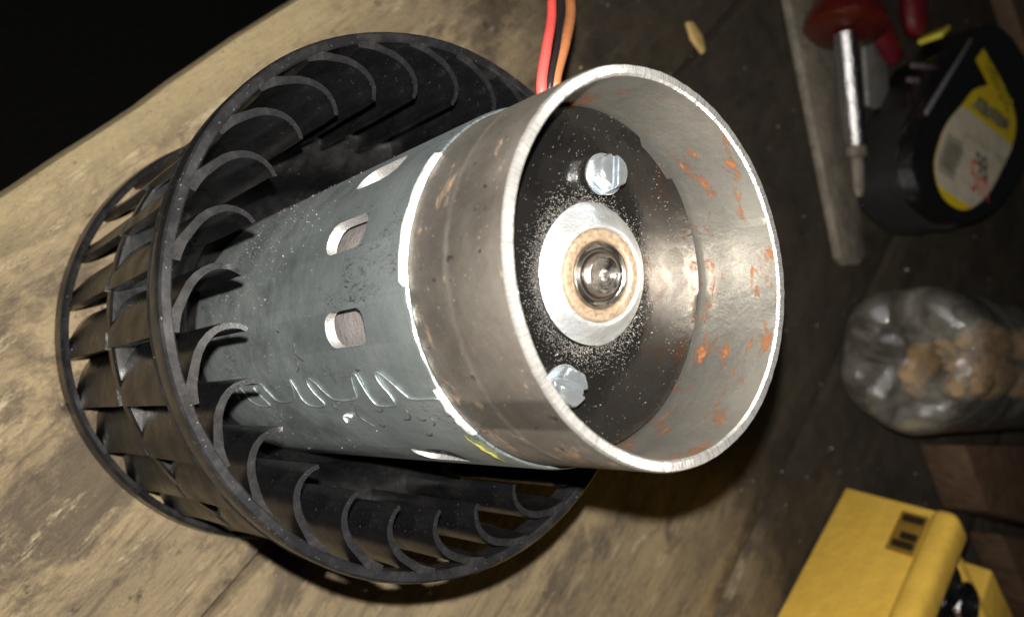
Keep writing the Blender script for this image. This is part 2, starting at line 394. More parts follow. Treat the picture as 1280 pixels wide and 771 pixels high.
for k in range(28):
    for ms in (um, dm):
        o = bpy.data.objects.new('blade', ms[k % len(ms)]); col.objects.link(o); o.parent = wheel
        o.rotation_euler = (R(random.uniform(-.25, .25)), R(random.uniform(-.25, .25)), R(-.4+12.857*k+random.uniform(-.25, .25)))

# ------------------------------------------------------------------ motor housing
MX, MY = -.005, .024
def mot(name, vf, mat, **kw):
    vs, fs = vf[0], vf[1]; fm = vf[2] if len(vf) > 2 else None
    return link(name, mesh(name, vs, fs, fm), mat, blower, (MX, MY, 0), **kw)
def canfn(a, k, r, z):
    d = math.degrees(a); d = d-360 if d > 180 else d
    if k in (4, 5, 6):   # ragged cut end of the can
        if -49 < d < -7: w_ = .75+.25*noise.noise((d*.15, 7, 0))
        elif 23 < d < 42: w_ = .45+.4*noise.noise((d*.4, 2, 0))
        elif d > 42 or d < -49: w_ = .35
        else: w_ = .15
        if k == 4: r = .560+.006*min(1, w_*1.5); z = 2.158 - .022*w_
        if k == 5: r = .558 + .002*w_; z = 2.166 + .006*noise.noise((d*.2, 0, 0))
        if k == 6: z = 2.168 + .010*w_*noise.noise((d*.13, 4, 0))
    return r, z
prof = [(.530, .42), (.545, .40), (.560, .42), (.565, .46), (.566, 2.14), (.563, 2.166), (.552, 2.168), (.530, 2.168), (.530, 1.3)]
can_prof = [(.530, .42), (.548, .40), (.562, .42), (.566, .46), (.566, 2.14), (.563, 2.166), (.5525, 2.168), (.5525, 2.10), (.530, 2.08)]
vs, fs, fm = lathe(can_prof, 240, True, canfn, [0, 0, 0, 0, 1, 1, 1, 0, 0])
fm = [(0 if k == 1 and not (-49 < ((i//9)*1.5+180) % 360-180 < -7 or 23 < ((i//9)*1.5+180) % 360-180 < 42) else k) for i, k in enumerate(fm)]
can = mot('motor_housing', (vs, fs, fm), ZN, mats=[ZN, EDGEW]); can['label'] = 'galvanised steel motor can with vent slots'
# vent slots cut through the wall
slots = [-52, -27, 2.6, 57, 80, 106, 132, 158, 184, 210, 236, 262, 284]
def cutter(ang):
    w_, h_, rc = .055, .126, .052; poly = []
    for sx, sy, a0, rr in ((1, 1, 0, .04), (-1, 1, 90, .04), (-1, -1, 180, rc), (1, -1, 270, rc)):
        for q in range(6):
            t = R(a0+90*q/5); poly.append((sx*(w_-rr)+rr*math.cos(t), sy*(h_-rr)+rr*math.sin(t)))
    bm = prism_bm(poly, .45, .65)
    # prism z -> radial; poly x -> tangential, poly y -> axial
    M = Matrix.Rotation(R(ang), 4, 'Z') @ Matrix(((0, 0, 1, 0), (1, 0, 0, 0), (0, 1, 0, 1.79), (0, 0, 0, 1)))
    bmesh.ops.transform(bm, matrix=M, verts=bm.verts); return bm
bm = bmesh.new()
for a in slots:
    c_ = cutter(a); tmp = bpy.data.meshes.new('t'); c_.to_mesh(tmp); c_.free(); bm.from_mesh(tmp); bpy.data.meshes.remove(tmp)
cm = from_bm('cut', bm); cm.materials.append(BRIGHT); co = bpy.data.objects.new('cut', cm); col.objects.link(co); co.location = can.location
md = can.modifiers.new('b', 'BOOLEAN'); md.operation = 'DIFFERENCE'; md.object = co; md.solver = 'EXACT'; md.material_mode = 'TRANSFER'
bpy.context.view_layer.update(); dg = bpy.context.evaluated_depsgraph_get()
nm = bpy.data.meshes.new_from_object(can.evaluated_get(dg)); can.modifiers.clear(); can.data = nm; bpy.data.objects.remove(co)
fix(nm, 30)
# ferrite magnets and armature seen through the slots
for a0, a1 in ((-75, 78), (105, 258)):
    vs = []; fs = []; n = 40
    for i in range(n+1):
        a = R(a0+(a1-a0)*i/n)
        for r, z in ((.500, .6), (.500, 2.0), (.42, 2.0), (.42, .6)): vs.append((r*math.cos(a), r*math.sin(a), z))
    for i in range(n):
        for k in range(4): l = (k+1) % 4; fs.append((i*4+k, (i+1)*4+k, (i+1)*4+l, i*4+l))
    fs += [(0, 1, 2, 3), (4*n+3, 4*n+2, 4*n+1, 4*n)]
    o = mot('magnet', (vs, fs), MAGNET); fix(o.data, 40)
# interlocking wave seam rolled into the can
SEAM = [(26.7, 2.161), (26.6, 2.023), (24.7, 1.992), (21.1, 1.963), (17.3, 1.918), (17.8, 1.892), (20.9, 1.894), (24.5, 1.911), (27.9, 1.909), (29.0, 1.884), (28.8, 1.805), (26.8, 1.785), (21.3, 1.779), (17.3, 1.773), (17.5, 1.744), (21.1, 1.722), (25.7, 1.688), (26.1, 1.55), (23.0, 1.503), (19.4, 1.475), (17.2, 1.435), (18.7, 1.411), (22.8, 1.419), (27.1, 1.445), (28.6, 1.418), (28.3, 1.332), (25.4, 1.296), (20.6, 1.298), (16.7, 1.287), (20.5, 1.271), (25.7, 1.211), (25.8, 1.082), (21.8, 1.04), (17.7, 1.003), (18.4, .926), (22.6, .941), (27.5, .972), (27.9, .886), (25.0, .813), (20, .79), (17.5, .75), (21, .72), (26, .68), (26, .55)]
sp = spline([(a, z, 0) for a, z in SEAM], 5)
path = [(  .5668*math.cos(R(p.x)), .5668*math.sin(R(p.x)), p.y) for p in sp]
SEAMM = plain('rolled_seam_edge', (.26, .30, .30), .42, .7, .006, 60, .3)
vs, fs = tube(path, .0028, 8, True, lambda t: 1+.3*noise.noise((t*60, 1, 1))); o = link('wave_seam', mesh('wave_seam', vs, fs), SEAMM, can)
# ------------------------------------------------------------------ steel flux ring
T0, T1 = 2.085, 2.588
def rimfn(a, k, r, z):
    e = .0025*noise.noise((math.cos(a)*3, math.sin(a)*3, 1)); 
    if z > 2.5: z += .0018*noise.noise((math.cos(a)*25, math.sin(a)*25, k)); r += .0012*noise.noise((math.cos(a)*25, math.sin(a)*25, k+9))
    return r+e, z
prof = [(.518, T0), (.5505, T0), (.5505, 2.3), (.5505, 2.36), (.5505, 2.45), (.5505, T1-.010), (.546, T1), (.524, T1), (.5185, T1-.008), (.518, 2.45), (.518, 2.3)]
vs, fs, fm = lathe(prof, 240, True, rimfn, [0, 0, 0, 0, 0, 2, 2, 2, 1, 1, 1])
ring = mot('steel_ring', (vs, fs, fm), RO, mats=[RO, RI, LIP]); fix(ring.data, 30); ring['label'] = 'plain steel ring with rust spots and a bright filed edge'
# ------------------------------------------------------------------ end plate with boss, bearing, shaft, screws
def pz(x, y): return 2.298 - .087*y - .03*math.exp(-((x*x+y*y)/.05))
vs = []; fs = []; n = 160
rads = [0, .1, .2, .28, .36, .42, .47, .497, .511]
vs.append((0, 0, pz(0, 0)))
for r0 in rads[1:]:
    for i in range(n):
        a = 2*math.pi*i/n; d = math.degrees(a); d = d-360 if d > 180 else d; r = r0; dz = 0
        if r0 > .49 and -146 < d < -124: r = min(r, .478)
        if r0 > .49 and 150 < d < 158: r = min(r, .502)
        if r0 > .505: dz = -.012
        x, y = r*math.cos(a), r*math.sin(a)
        dz += .004*noise.noise((x*6, y*6, 1)) + (.006*math.exp(-((r-.36)/.05)**2)*math.cos(3*a))
        vs.append((x, y, pz(x, y)+dz))
for i in range(n): fs.append((0, 1+i, 1+(i+1) % n))
for k in range(len(rads)-2):
    for i in range(n): j = (i+1) % n; fs.append((1+k*n+i, 1+(k+1)*n+i, 1+(k+1)*n+j, 1+k*n+j))
b0 = len(vs); kk = len(rads)-2
for i in range(n): x, y, z = vs[1+kk*n+i]; vs.append((x, y, z-.05))
for i in range(n): j = (i+1) % n; fs.append((1+kk*n+i, b0+i, b0+j, 1+kk*n+j))
fs.append(tuple(b0+i for i in range(n))[::-1])
plate = mot('end_plate', (vs, fs), PLATE); fix(plate.data, 40); plate['label'] = 'glossy black end plate dusted with iron filings'
TILT = Matrix.Rotation(math.atan(-.087)*.55, 4, 'X')
BZ = 2.262
boss = link('bearing_boss', mesh('bearing_boss', *lathe([(.228, -.03), (.224, .010), (.217, .022), (.203, .034), (.182, .056), (.162, .080), (.151, .092), (.146, .096), (.140, .094), (.1365, .083), (.1355, -.02), (.2, -.03)], 120)), BOSSM, blower, (MX, MY-.012, BZ)); fix(boss.data, 60)
boss.rotation_euler = (R(-6), R(8.5), 0)
o = link('bearing', mesh('bearing', *lathe([(.135, -.02), (.135, .088), (.130, .096), (.112, .099), (.104, .095), (.100, .088), (.100, -.02)], 96)), BRONZE, boss); fix(o.data, 40)
o = link('shaft', mesh('shaft', *lathe([(.0005, .072), (.012, .088), (.018, .106), (.054, .110), (.063, .100), (.066, .090), (.066, -.02), (.0005, -.02)], 96)), TURN, boss); fix(o.data, 30)
o = link('thrust_washer', mesh('thrust_washer', *lathe([(.0775, .0), (.0775, .092), (.082, .095), (.094, .094), (.0985, .088), (.0985, .0)], 96)), TURN, boss); fix(o.data, 40)
o = link('oil_ring', mesh('oil_ring', *lathe([(.0672, .04), (.0672, .084), (.071, .087), (.0765, .084), (.0765, .04)], 96)), plain('dark_oil', (.03, .025, .02), .15, 0), boss); fix(o.data, 60)

def screw(cx, cy, z0, rot, tall, seed):
    root_bm = bmesh.new(); n = 6; prof = []
    # hex washer head with a rounded top
    h = tall; rr = .055
    ringz = [(0, rr*1.0, 1), (h*.55, rr*1.0, 1), (h*.82, rr*.97, .6), (h*.96, rr*.86, .15), (h, rr*.70, 0)]
    m = 48; vv = []
    for z, r, hx in ringz:
        row = []
        for i in range(m):
            a = 2*math.pi*i/m; aa = (a % (math.pi/3))-math.pi/6; rh = r*1.06*math.cos(math.pi/6)/math.cos(aa)
            q = rh*hx + r*(1-hx); row.append(root_bm.verts.new((q*math.cos(a), q*math.sin(a), z)))
        vv.append(row)
    for p, q in zip(vv[:-1], vv[1:]):
        for i in range(m): root_bm.faces.new((p[i], p[(i+1) % m], q[(i+1) % m], q[i]))
    root_bm.faces.new(vv[-1]); root_bm.faces.new(vv[0][::-1])
    me = from_bm('screw_head', root_bm); o = link('screw', me, SCREWM, blower, (cx, cy, z0)); o.rotation_euler = (R(6), 0, rot)
    cb = box_bm(.2, .020, .05, 0, 1, (0, 0, h)); cme = from_bm('c', cb); cme.materials.append(SCREWM); c2 = bpy.data.objects.new('c', cme); col.objects.link(c2)
    c2.matrix_world = Matrix.Translation(Vector((cx, cy, z0))*S) @ Matrix.Rotation(rot, 4, 'Z') @ Matrix.Rotation(R(6), 4, 'X')
    md = o.modifiers.new('b', 'BOOLEAN'); md.operation = 'DIFFERENCE'; md.object = c2; md.solver = 'EXACT'
    bpy.context.view_layer.update(); dg = bpy.context.evaluated_depsgraph_get(); nm = bpy.data.meshes.new_from_object(o.evaluated_get(dg)); o.modifiers.clear(); o.data = nm
    bpy.data.objects.remove(c2)
    bm = bmesh.new(); bm.from_mesh(nm); bmesh.ops.bevel(bm, geom=[e for e in bm.edges if len(e.link_faces) == 2 and e.calc_face_angle(0) > R(50)], offset=.003*S, segments=2, affect='EDGES'); bm.to_mesh(nm); bm.free(); fix(nm, 40)
    wsh = link('washer', mesh('washer', *lathe([(.03, -.014), (.062, -.014), (.064, -.010), (.064, -.002), (.062, 0), (.03, 0)], 64, True, lambda a, k, r, z: (r, z+.006*math.sin(a*.5+seed)))), SCREWM, o); fix(wsh.data, 40)
    return o
s1 = at(770, 213, 2.40); s2 = at(720, 483, 2.34)
sa = screw(s1.x, s1.y, 2.352, R(75), .052, 1); sa['label'] = 'slotted screw on the upper side of the end plate'
sb = screw(s2.x, s2.y, 2.292, R(150), .048, 2); sb['label'] = 'slotted screw on the lower side of the end plate'
nb = at(750, 216, 2.335)
o = link('lock_washer_tab', from_bm('lock_washer_tab', box_bm(.03, .05, .03, .008, 2)), SCREWM, blower, (nb.x, nb.y, 2.335)); o.rotation_euler = (.2, .3, 1.2); o.data.shade_smooth()

# iron filings (uncountable) on the plate and on the housing
def grains(name, pts, mat, parent, loc=(0, 0, 0)):
    vs = []; fs = []
    for p, d, nrm, l, wd in pts:
        t = nrm.cross(d).normalized()*wd; b = len(vs); c = p + d*l*.5 + nrm*wd*1.5
        vs += [p-t, p+t, c+t*.6+nrm*wd, p+d*l, c-t*.6+nrm*wd]; fs += [(b, b+1, b+2), (b+1, b+3, b+2), (b+3, b, b+4), (b, b+2, b+4), (b+2, b+3, b+4)]
    o = link(name, mesh(name, vs, fs), mat, parent, loc, smooth=False); o['kind'] = 'stuff'; return o
rr = random.Random(5); pts = []
while len(pts) < 4500:
    a = rr.uniform(0, 2*math.pi); r = .20 + abs(rr.gauss(0, .036)); 
    if rr.random() < .10: r = rr.uniform(.2, .5); a = rr.uniform(math.pi*.3, math.pi*1.75)
    den = .35+.65*max(0, noise.noise((math.cos(a)*1.4, math.sin(a)*1.4, r*6))+.55)
    if rr.random() > den or r > .5: continue
    x, y = r*math.cos(a), r*math.sin(a); d = Vector((math.cos(a+rr.gauss(0, .6)), math.sin(a+rr.gauss(0, .6)), rr.uniform(0, .9))).normalized()
    pts.append((Vector((x, y, pz(x, y)+.001)), d, Vector((0, 0, 1)), rr.uniform(.0015, .006), rr.uniform(.0003, .0008)))
grains('iron_filings', pts, DUST, plate)
pts = []
while len(pts) < 650:
    d = rr.gauss(-38, 22) if rr.random() < .65 else rr.uniform(-70, 60); z = rr.uniform(.6, 1.65)
    if rr.random() > (1.75-z)**1.2: continue
    a = R(d); nn = Vector((math.cos(a), math.sin(a), 0)); p = nn*.566; p.z = z; t = rr.uniform(0, 6.28)
    dd = (Vector((-nn.y, nn.x, 0))*math.cos(t) + Vector((0, 0, 1))*math.sin(t))
    pts.append((p, dd, nn, rr.uniform(.0015, .005), rr.uniform(.0004, .0011)))
grains('iron_filings', pts, DUST, can)
# scuffs and a pale fleck
rs_ = random.Random(21); MARK = plain('black_scuff', (.02, .022, .025), .5); vs = []; fs = []
for (u, v, ln) in ((29, 1.50, .05), (34, 1.93, .09), (31, 1.80, .07), (35, 1.99, .06), (9, 1.42, .10), (13, 1.40, .07), (36, 2.04, .05), (16, 1.80, .04), (38, 1.72, .05), (-1, 1.30, .05), (33, 1.62, .12), (-44, 1.30, .05), (42, 1.95, .05)):
    a0, z0_ = R(u), v; th_ = rs_.uniform(0, 3.14); P_ = []
    for q in range(6):
        f = q/5-.5; da = f*ln*math.cos(th_+f)/.567; dz = f*ln*math.sin(th_+f*1.6); P_.append((.5659*math.cos(a0+da), .5659*math.sin(a0+da), z0_+dz))
    v2, f2 = tube(P_, .0019, 5, True, lambda t: .35+.9*math.sin(math.pi*min(1, max(0, t)))); b_ = len(vs); vs += v2; fs += [tuple(b_+i for i in f) for f in f2]
link('scuff_marks', mesh('scuff_marks', vs, fs), MARK, can)
P_ = [(.568*math.cos(R(a)), .568*math.sin(R(a)), z) for a, z in ((36, 1.50), (33.5, 1.51), (32.6, 1.54), (33.2, 1.57))]; vs, fs = tube(spline(P_, 4), .0038, 8)
link('fleck', mesh('fleck', vs, fs), plain('white_fleck', (.7, .7, .68), .5), can)
# yellow smear at the joint
vs = []; fs = []
for i in range(25):
    a = R(40+20*i/24); wv = .5-.5*math.cos(2*math.pi*i/24)
    for s in (0, 1): vs.append((.5685*math.cos(a), .5685*math.sin(a), 2.128+s*.026*wv+.004*math.sin(i)))
for i in range(24): fs.append((2*i, 2*i+2, 2*i+3, 2*i+1))
o = link('paint_smear', mesh('paint_smear', vs, fs), YPAINT, can)

# wires leaving behind the steel ring
def wire(pxs, r, mat, lab):
    P = spline([at(u, v, z) for u, v, z in pxs], 10); vs, fs = tube(P, r, 16); o = link('wire', mesh('wire', vs, fs), mat, blower); o['label'] = lab
wire([(690, 175, 1.75), (681, 140, 1.85), (677, 105, 1.88), (683, 62, 1.82), (689, 25, 1.70), (690, -10, 1.55), (692, -60, 1.2), (700, -160, .6), (705, -300, .1)], .0200, RED, 'red wire')
wire([(700, 175, 1.70), (688, 125, 1.78), (689, 95, 1.80), (697, 55, 1.74), (701, 20, 1.62), (701, -10, 1.5), (700, -60, 1.15), (705, -160, .55), (712, -300, .08)], .0120, BLK, 'black wire')
wire([(705, 175, 1.62), (694, 125, 1.68), (695, 96, 1.70), (706, 55, 1.66), (713, 20, 1.55), (713, -10, 1.42), (716, -60, 1.05), (722, -160, .5), (730, -300, .09)], .0235, BRN, 'brown wire')

# ------------------------------------------------------------------ objects farther back on the bench
def px_poly(pts, z): return [(p.x, p.y) for p in (at(u, v, z) for u, v in pts)]
def flat(o): sharp(o, 35); return o

# tape measure
TH = .62
tm = at(1215, 170, 0)
tape = empty('tape_measure', (at(1215, 165, TH).x, at(1215, 165, TH).y, 0), 'black tape measure with a round yellow and cream label, lying flat', 'tape measure')
TO = Vector((at(1215, 165, TH).x, at(1215, 165, TH).y, 0))
BODYM = plain('glossy_black_case', (.010, .010, .011), .16, 0, .06, 7, .2, .8, .8)
RUB = plain('black_rubber_grip', (.014, .014, .014), .5, 0, .01, 40, .2)
outl = [(1226, 30), (1190, 82), (1160, 130), (1143, 178), (1142, 222), (1160, 256), (1195, 280), (1236, 268), (1268, 232), (1290, 185), (1300, 130), (1285, 80), (1256, 38)]
poly = px_poly(outl, TH); poly = [(p.x, p.y) for p in spline([(x-TO.x, y-TO.y, 0) for x, y in poly+[poly[0]]], 6)[:-1]]
def area(p): return sum(p[i][0]*p[(i+1) % len(p)][1]-p[(i+1) % len(p)][0]*p[i][1] for i in range(len(p)))/2
if area(poly) < 0: poly = poly[::-1]
o = link('case', from_bm('case', prism_bm(poly, .02, TH, .07, 4)), BODYM, tape); sharp(o, 40)
# rubber grip ribs round the lower end
cx = sum(p[0] for p in poly)/len(poly); cy = sum(p[1] for p in poly)/len(poly)
ribs = bmesh.new()
sel = [i for i, (x, y) in enumerate(poly)]
g0 = at(1085, 225, .2)-TO
for i in range(len(poly)):
    x, y = poly[i]
    if (Vector((x, y, 0))-Vector((g0.x, g0.y, 0))).length > 1.5: continue
    x2, y2 = poly[(i+1) % len(poly)]
    for q in range(3):
        f = q/3; X, Y = x+(x2-x)*f, y+(y2-y)*f; t = Vector((x2-x, y2-y, 0)).normalized(); nn = Vector((t.y, -t.x, 0))
        b2 = box_bm(.022, .03, TH*.66, .004, 1); M = Matrix.Translation((X+nn.x*.008, Y+nn.y*.008, TH*.42)) @ Matrix.Rotation(math.atan2(t.y, t.x), 4, 'Z')
        bmesh.ops.transform(b2, matrix=M, verts=b2.verts); tmp = bpy.data.meshes.new('t'); b2.to_mesh(tmp); b2.free(); ribs.from_mesh(tmp); bpy.data.meshes.remove(tmp)
link('grip', from_bm('grip', ribs), RUB, tape, smooth=False)
# nose with the blade mouth and yellow hook end
ns = px_poly([(1170, 70), (1205, 52), (1225, 60), (1165, 165), (1130, 165)], TH-.12); ns = [(x-TO.x, y-TO.y) for x, y in ns]
if area(ns) < 0: ns = ns[::-1]
o = link('nose', from_bm('nose', prism_bm(ns, .03, TH-.1, .04, 3)), BODYM, tape); sharp(o, 40)
CHR = plain('worn_chrome', (.62, .62, .64), .22, 1., .01, 30, .1)
c_ = at(1168, 44, .42)-TO
o = link('hook', from_bm('hook', box_bm(.30, .06, .26, .02, 2)), plain('yellow_steel_blade', (.65, .58, .06), .35, 0), tape, (c_.x, c_.y, .42)); o.rotation_euler = (0, 0, .4)
for (u0, v0, u1, v1, zz) in ((1140, 82, 1185, 86, TH-.12), (1135, 100, 1180, 103, TH-.22)):
    a, b = at(u0, v0, zz)-TO, at(u1, v1, zz)-TO; vs, fs = tube([a, (a+b)/2, b], .028, 10); link('lock_button', mesh('lock_button', vs, fs), plain('smoked_plastic', (.10, .075, .08), .25, 0), tape)
# highlight on the case edge, put in as a pale grey strip
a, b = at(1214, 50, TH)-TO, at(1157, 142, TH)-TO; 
eb = box_bm((b-a).length, .05, .02, .006, 2); o = link('edge_highlight', from_bm('edge_highlight', eb), plain('edge_highlight_grey', (.40, .40, .42), .3, .5), tape, ((a.x+b.x)/2, (a.y+b.y)/2, TH)); o.rotation_euler = (0, 0, math.atan2((b-a).y, (b-a).x))
# label
LZ = TH+.003
lc = at(1222, 195, LZ)-TO
YEL = plain('yellow_label', (.95, .70, .03), .35, 0, 0, 10, .06); CRM = plain('cream_label', (.80, .72, .56), .35, 0, 0, 2, .15); INK = plain('black_ink', (.02, .02, .02), .4); INKR = plain('red_ink', (.75, .12, .10), .4); GINK = plain('grey_print', (.38, .36, .20), .4)
circ = [(1233, 107), (1217, 113), (1204, 129), (1184, 154), (1172, 183), (1168, 209), (1174, 238), (1188, 256), (1210, 262), (1235, 242), (1253, 209), (1266, 180), (1270, 154), (1266, 133), (1259, 118), (1250, 108), (1242, 105)]
circ = [at(u, v, LZ)-TO for u, v in circ]; circ = [Vector((p.x, p.y, 0)) for p in spline(circ+[circ[0]], 5)[:-1]]
def clip(P, a, b, keep):
    d = b-a; nn = Vector((-d.y, d.x, 0)); s = 1 if (keep-a).dot(nn) > 0 else -1; out = []
    for i in range(len(P)):
        p, q = P[i], P[(i+1) % len(P)]; dp, dq = s*(p-a).dot(nn), s*(q-a).dot(nn)
        if dp >= 0: out.append(p)
        if dp*dq < 0: out.append(p+(q-p)*(dp/(dp-dq)))
    return out
def z0(v): return Vector((v.x, v.y, 0))
ua, ub = z0(at(1203, 133, LZ)-TO), z0(at(1264, 182, LZ)-TO); la, lb = z0(at(1170, 231, LZ)-TO), z0(at(1213, 259, LZ)-TO); lcc = z0(lc)
def sheet(name, P, z, m, par=tape): return link(name, mesh(name, [(p[0], p[1], z) for p in P], [tuple(range(len(P))) if area([(p[0], p[1]) for p in P]) > 0 else tuple(range(len(P)))[::-1]]), m, par, smooth=False)
lab = sheet('label_sticker', circ, LZ, YEL)
def sub(name, P, z, m): return sheet(name, P, z, m, lab)
cp = clip(clip(circ, ua, ub, lcc), la, lb, lcc); sub('label_panel', cp, LZ+.006, CRM)
bar = [z0(at(u, v, LZ)-TO) for u, v in ((1219, 75), (1229, 61), (1246, 90), (1266, 128), (1255, 140), (1236, 108))]; sub('label_panel', bar, LZ+.003, YEL)
sub('label_panel', [z0(at(u, v, LZ)-TO) for u, v in ((1213, 133), (1223, 123), (1263, 152), (1258, 163))], LZ+.004, GINK)
def text(s_, p0, p1, h, mat, par, z, name='lettering', fit=True):
    cu = bpy.data.curves.new('lettering', 'FONT'); cu.body = s_; cu.size = 1; cu.align_y = 'CENTER'; t = bpy.data.objects.new('t', cu); col.objects.link(t)
    bpy.context.view_layer.update(); me = bpy.data.meshes.new_from_object(t.evaluated_get(bpy.context.evaluated_depsgraph_get())); bpy.data.objects.remove(t)
    xs = [v.co.x for v in me.vertices]; wx = max(xs)-min(xs); x0 = min(xs); L = (p1-p0).length; ax = (p1-p0).normalized(); ay = Vector((-ax.y, ax.x, 0))
    ysx = [v.co.y for v in me.vertices]; y0 = (max(ysx)+min(ysx))/2; hy = max(ysx)-min(ysx)
    for v in me.vertices:
        a = (v.co.x-x0)/wx*L; b = (v.co.y-y0)/hy*h; q = p0+ax*a+ay*b; v.co = Vector((q.x, q.y, z))*S
    me.name = name; o = link(name, me, mat, par, smooth=False); return o
def TP(u, v): return z0(at(u, v, LZ)-TO)
text('THIN-LITE', TP(1231, 76), TP(1261, 132), .26, INK, lab, LZ+.010)
text('CE 1234', TP(1221, 130), TP(1258, 157), .20, INK, lab, LZ+.011)
text('98', TP(1219, 203), TP(1233, 213), .26, INK, lab, LZ+.012)
text('5m', TP(1212, 217), TP(1234, 234), .36, INKR, lab, LZ+.012)
text('precision tape', TP(1204, 168), TP(1256, 204), .12, GINK, lab, LZ+.012)
for k in range(5): text('IIIIIII', TP(1172+3*k, 206-7.5*k), TP(1190+3*k, 217-7.5*k), .16, INK, lab, LZ+.012)

# flat strip beside the screwdriver
def slab(name, pts, z0_, z1_, mat, label, cat, bev=.015):
    P = px_poly(pts, z1_); c = Vector((sum(p[0] for p in P)/len(P), sum(p[1] for p in P)/len(P), 0)); P = [(x-c.x, y-c.y) for x, y in P]
    if area(P) < 0: P = P[::-1]
    o = link(name, from_bm(name, prism_bm(P, 0, z1_-z0_, bev, 2)), mat, None, (c.x, c.y, z0_)); sharp(o, 40); return tag(o, label, cat)
STR = plain('grimy_grey_steel', (.24, .21, .17), .55, .25, .03, 12, .35)
slab('scraper', [(975, -60), (1035, -60), (1082, 318), (1074, 331), (1060, 331), (1052, 322)], 0.0, .09, STR, 'grimy grey steel strip tapering to a blunt end, left of the screwdriver', 'scraper')
def lathe_along(name, p0, p1, prof, mat, parent, n=32, flatz=1., smooth=40):
    """prof (t 0..1, r)"""
    d = p1-p0; L = d.length; d.normalize(); a = d.cross(Vector((0, 0, 1))).normalized(); b = a.cross(d); vs = []; fs = []
    for t, r in prof:
        for k in range(n):
            q = 2*math.pi*k/n; vs.append(p0 + d*L*t + a*math.cos(q)*r + b*math.sin(q)*r*flatz)
    m = len(prof)
    for i in range(m-1):
        for k in range(n): l = (k+1) % n; fs.append((i*n+k, (i+1)*n+k, (i+1)*n+l, i*n+l))
    fs.append(tuple(range(n))); fs.append(tuple((m-1)*n+k for k in range(n))[::-1])
    me = mesh(name, vs, fs); fix(me, smooth); return link2(name, me, mat, parent)
def link2(name, me, mat, parent):
    me.materials.append(mat); o = bpy.data.objects.new(name, me); col.objects.link(o)
    if parent: o.parent = parent
    return o
HND = plain('dark_red_acetate', (.075, .007, .005), .18, 0, .02, 10, .2, .6, .5)
h0, h1 = at(1056, 42, .40), at(1052, -150, .40)
sd = empty('screwdriver', (h0.x, h0.y, 0), 'screwdriver with a dark red handle and a bright round shank, beside the tape measure', 'screwdriver')
def loc(v): return Vector(v)-Vector((h0.x, h0.y, 0))
lathe_along('handle', loc(h0), loc(h1), [(0, .20), (.005, .33), (.03, .375), (.08, .37), (.16, .30), (.24, .27), (.34, .31), (.8, .34), (1, .25)], HND, sd)
t1 = at(1070, 182, .30); lathe_along('shank', loc(h0+Vector((0, 0, -.0))), loc(t1), [(0, .105), (.93, .105), (1, .09)], CHR, sd)
t2 = at(1074, 246, .26); lathe_along('tip', loc(t1), loc(t2), [(0, .09), (.05, .12), (.22, .12), (.25, .075), (.85, .07), (1, .04)], STR, sd, flatz=.7)
slab('putty_knife', [(1078, 20), (1104, 20), (1114, 130), (1097, 136), (1086, 132)], .05, .10, plain('dull_steel', (.36, .35, .33), .45, .6, .02, 20, .2), 'dull flat steel blade lying between the bright screwdriver shank and the tape measure', 'putty knife')
RG = plain('red_grip', (.11, .006, .012), .4, 0, .02, 12, .2)
pg = at(1120, 20, .2); pl = empty('pliers', (pg.x, pg.y, 0), 'pair of tool handles with red plastic grips behind the tape measure', 'pliers')
def lp_(v): return v-Vector((pg.x, pg.y, 0))
lathe_along('grip', lp_(at(1082, 0, .25)), lp_(at(1121, 76, .2)), [(0, .13), (.1, .16), (.8, .15), (.95, .12), (1, .06)], RG, pl, flatz=.7)
lathe_along('grip', lp_(at(1138, -60, .3)), lp_(at(1144, 46, .3)), [(0, .16), (.1, .19), (.8, .18), (.95, .14), (1, .07)], RG, pl, flatz=.7)

# clear bottle with rusty lumps
bA = at(1122, 447, .64); bB = at(1290, 458, .64); bd = (bB-bA); bd.z = 0; bd.normalize()
bot_ = empty('bottle', (bA.x, bA.y, 0), 'clear plastic bottle lying on its side with brown lumps inside', 'bottle')
t = NT('clear_plastic')
lw = t.n('LayerWeight'); lw.inputs[0].default_value = .35
nb_ = t.bump(t.noise(3.6, 5, .6, dist=1.0), .07, .8)
t.set(lw.inputs['Normal'], nb_)
tr = t.n('BsdfTransparent'); tr.inputs[0].default_value = (.80, .79, .75, 1); gl = t.n('BsdfGlossy'); gl.inputs['Roughness'].default_value = .07; t.set(gl.inputs['Normal'], nb_)
df = t.n('BsdfDiffuse'); df.inputs[0].default_value = (.75, .72, .64, 1)
ms1 = t.n('MixShader'); t.set(ms1.inputs[0], t.ramp(t.noise(1.8, 5, .6, dist=1.2), .40, .62, .05, .26)); t.set(ms1.inputs[1], tr); t.set(ms1.inputs[2], df)
ms2 = t.n('MixShader'); t.set(ms2.inputs[0], t.ramp(lw.outputs['Facing'], .1, 1, .08, .75)); t.set(ms2.inputs[1], ms1); t.set(ms2.inputs[2], gl); t.t.links.new(ms2.outputs[0], t.out.inputs[0])
PET = t.m
side = Vector((-bd.y, bd.x, 0)); vs = []; fs = []; n = 80
bp = [(x*.8, r*.8) for x, r in [(.13, .16), (.10, .32), (.02, .48), (.0, .60), (.04, .70), (.12, .765), (.25, .80), (.5, .80), (.9, .80), (1.0, .78), (1.1, .80), (2, .80), (3, .80), (4.6, .80), (5.6, .70), (6.4, .35), (6.7, .26), (7.2, .26)]]
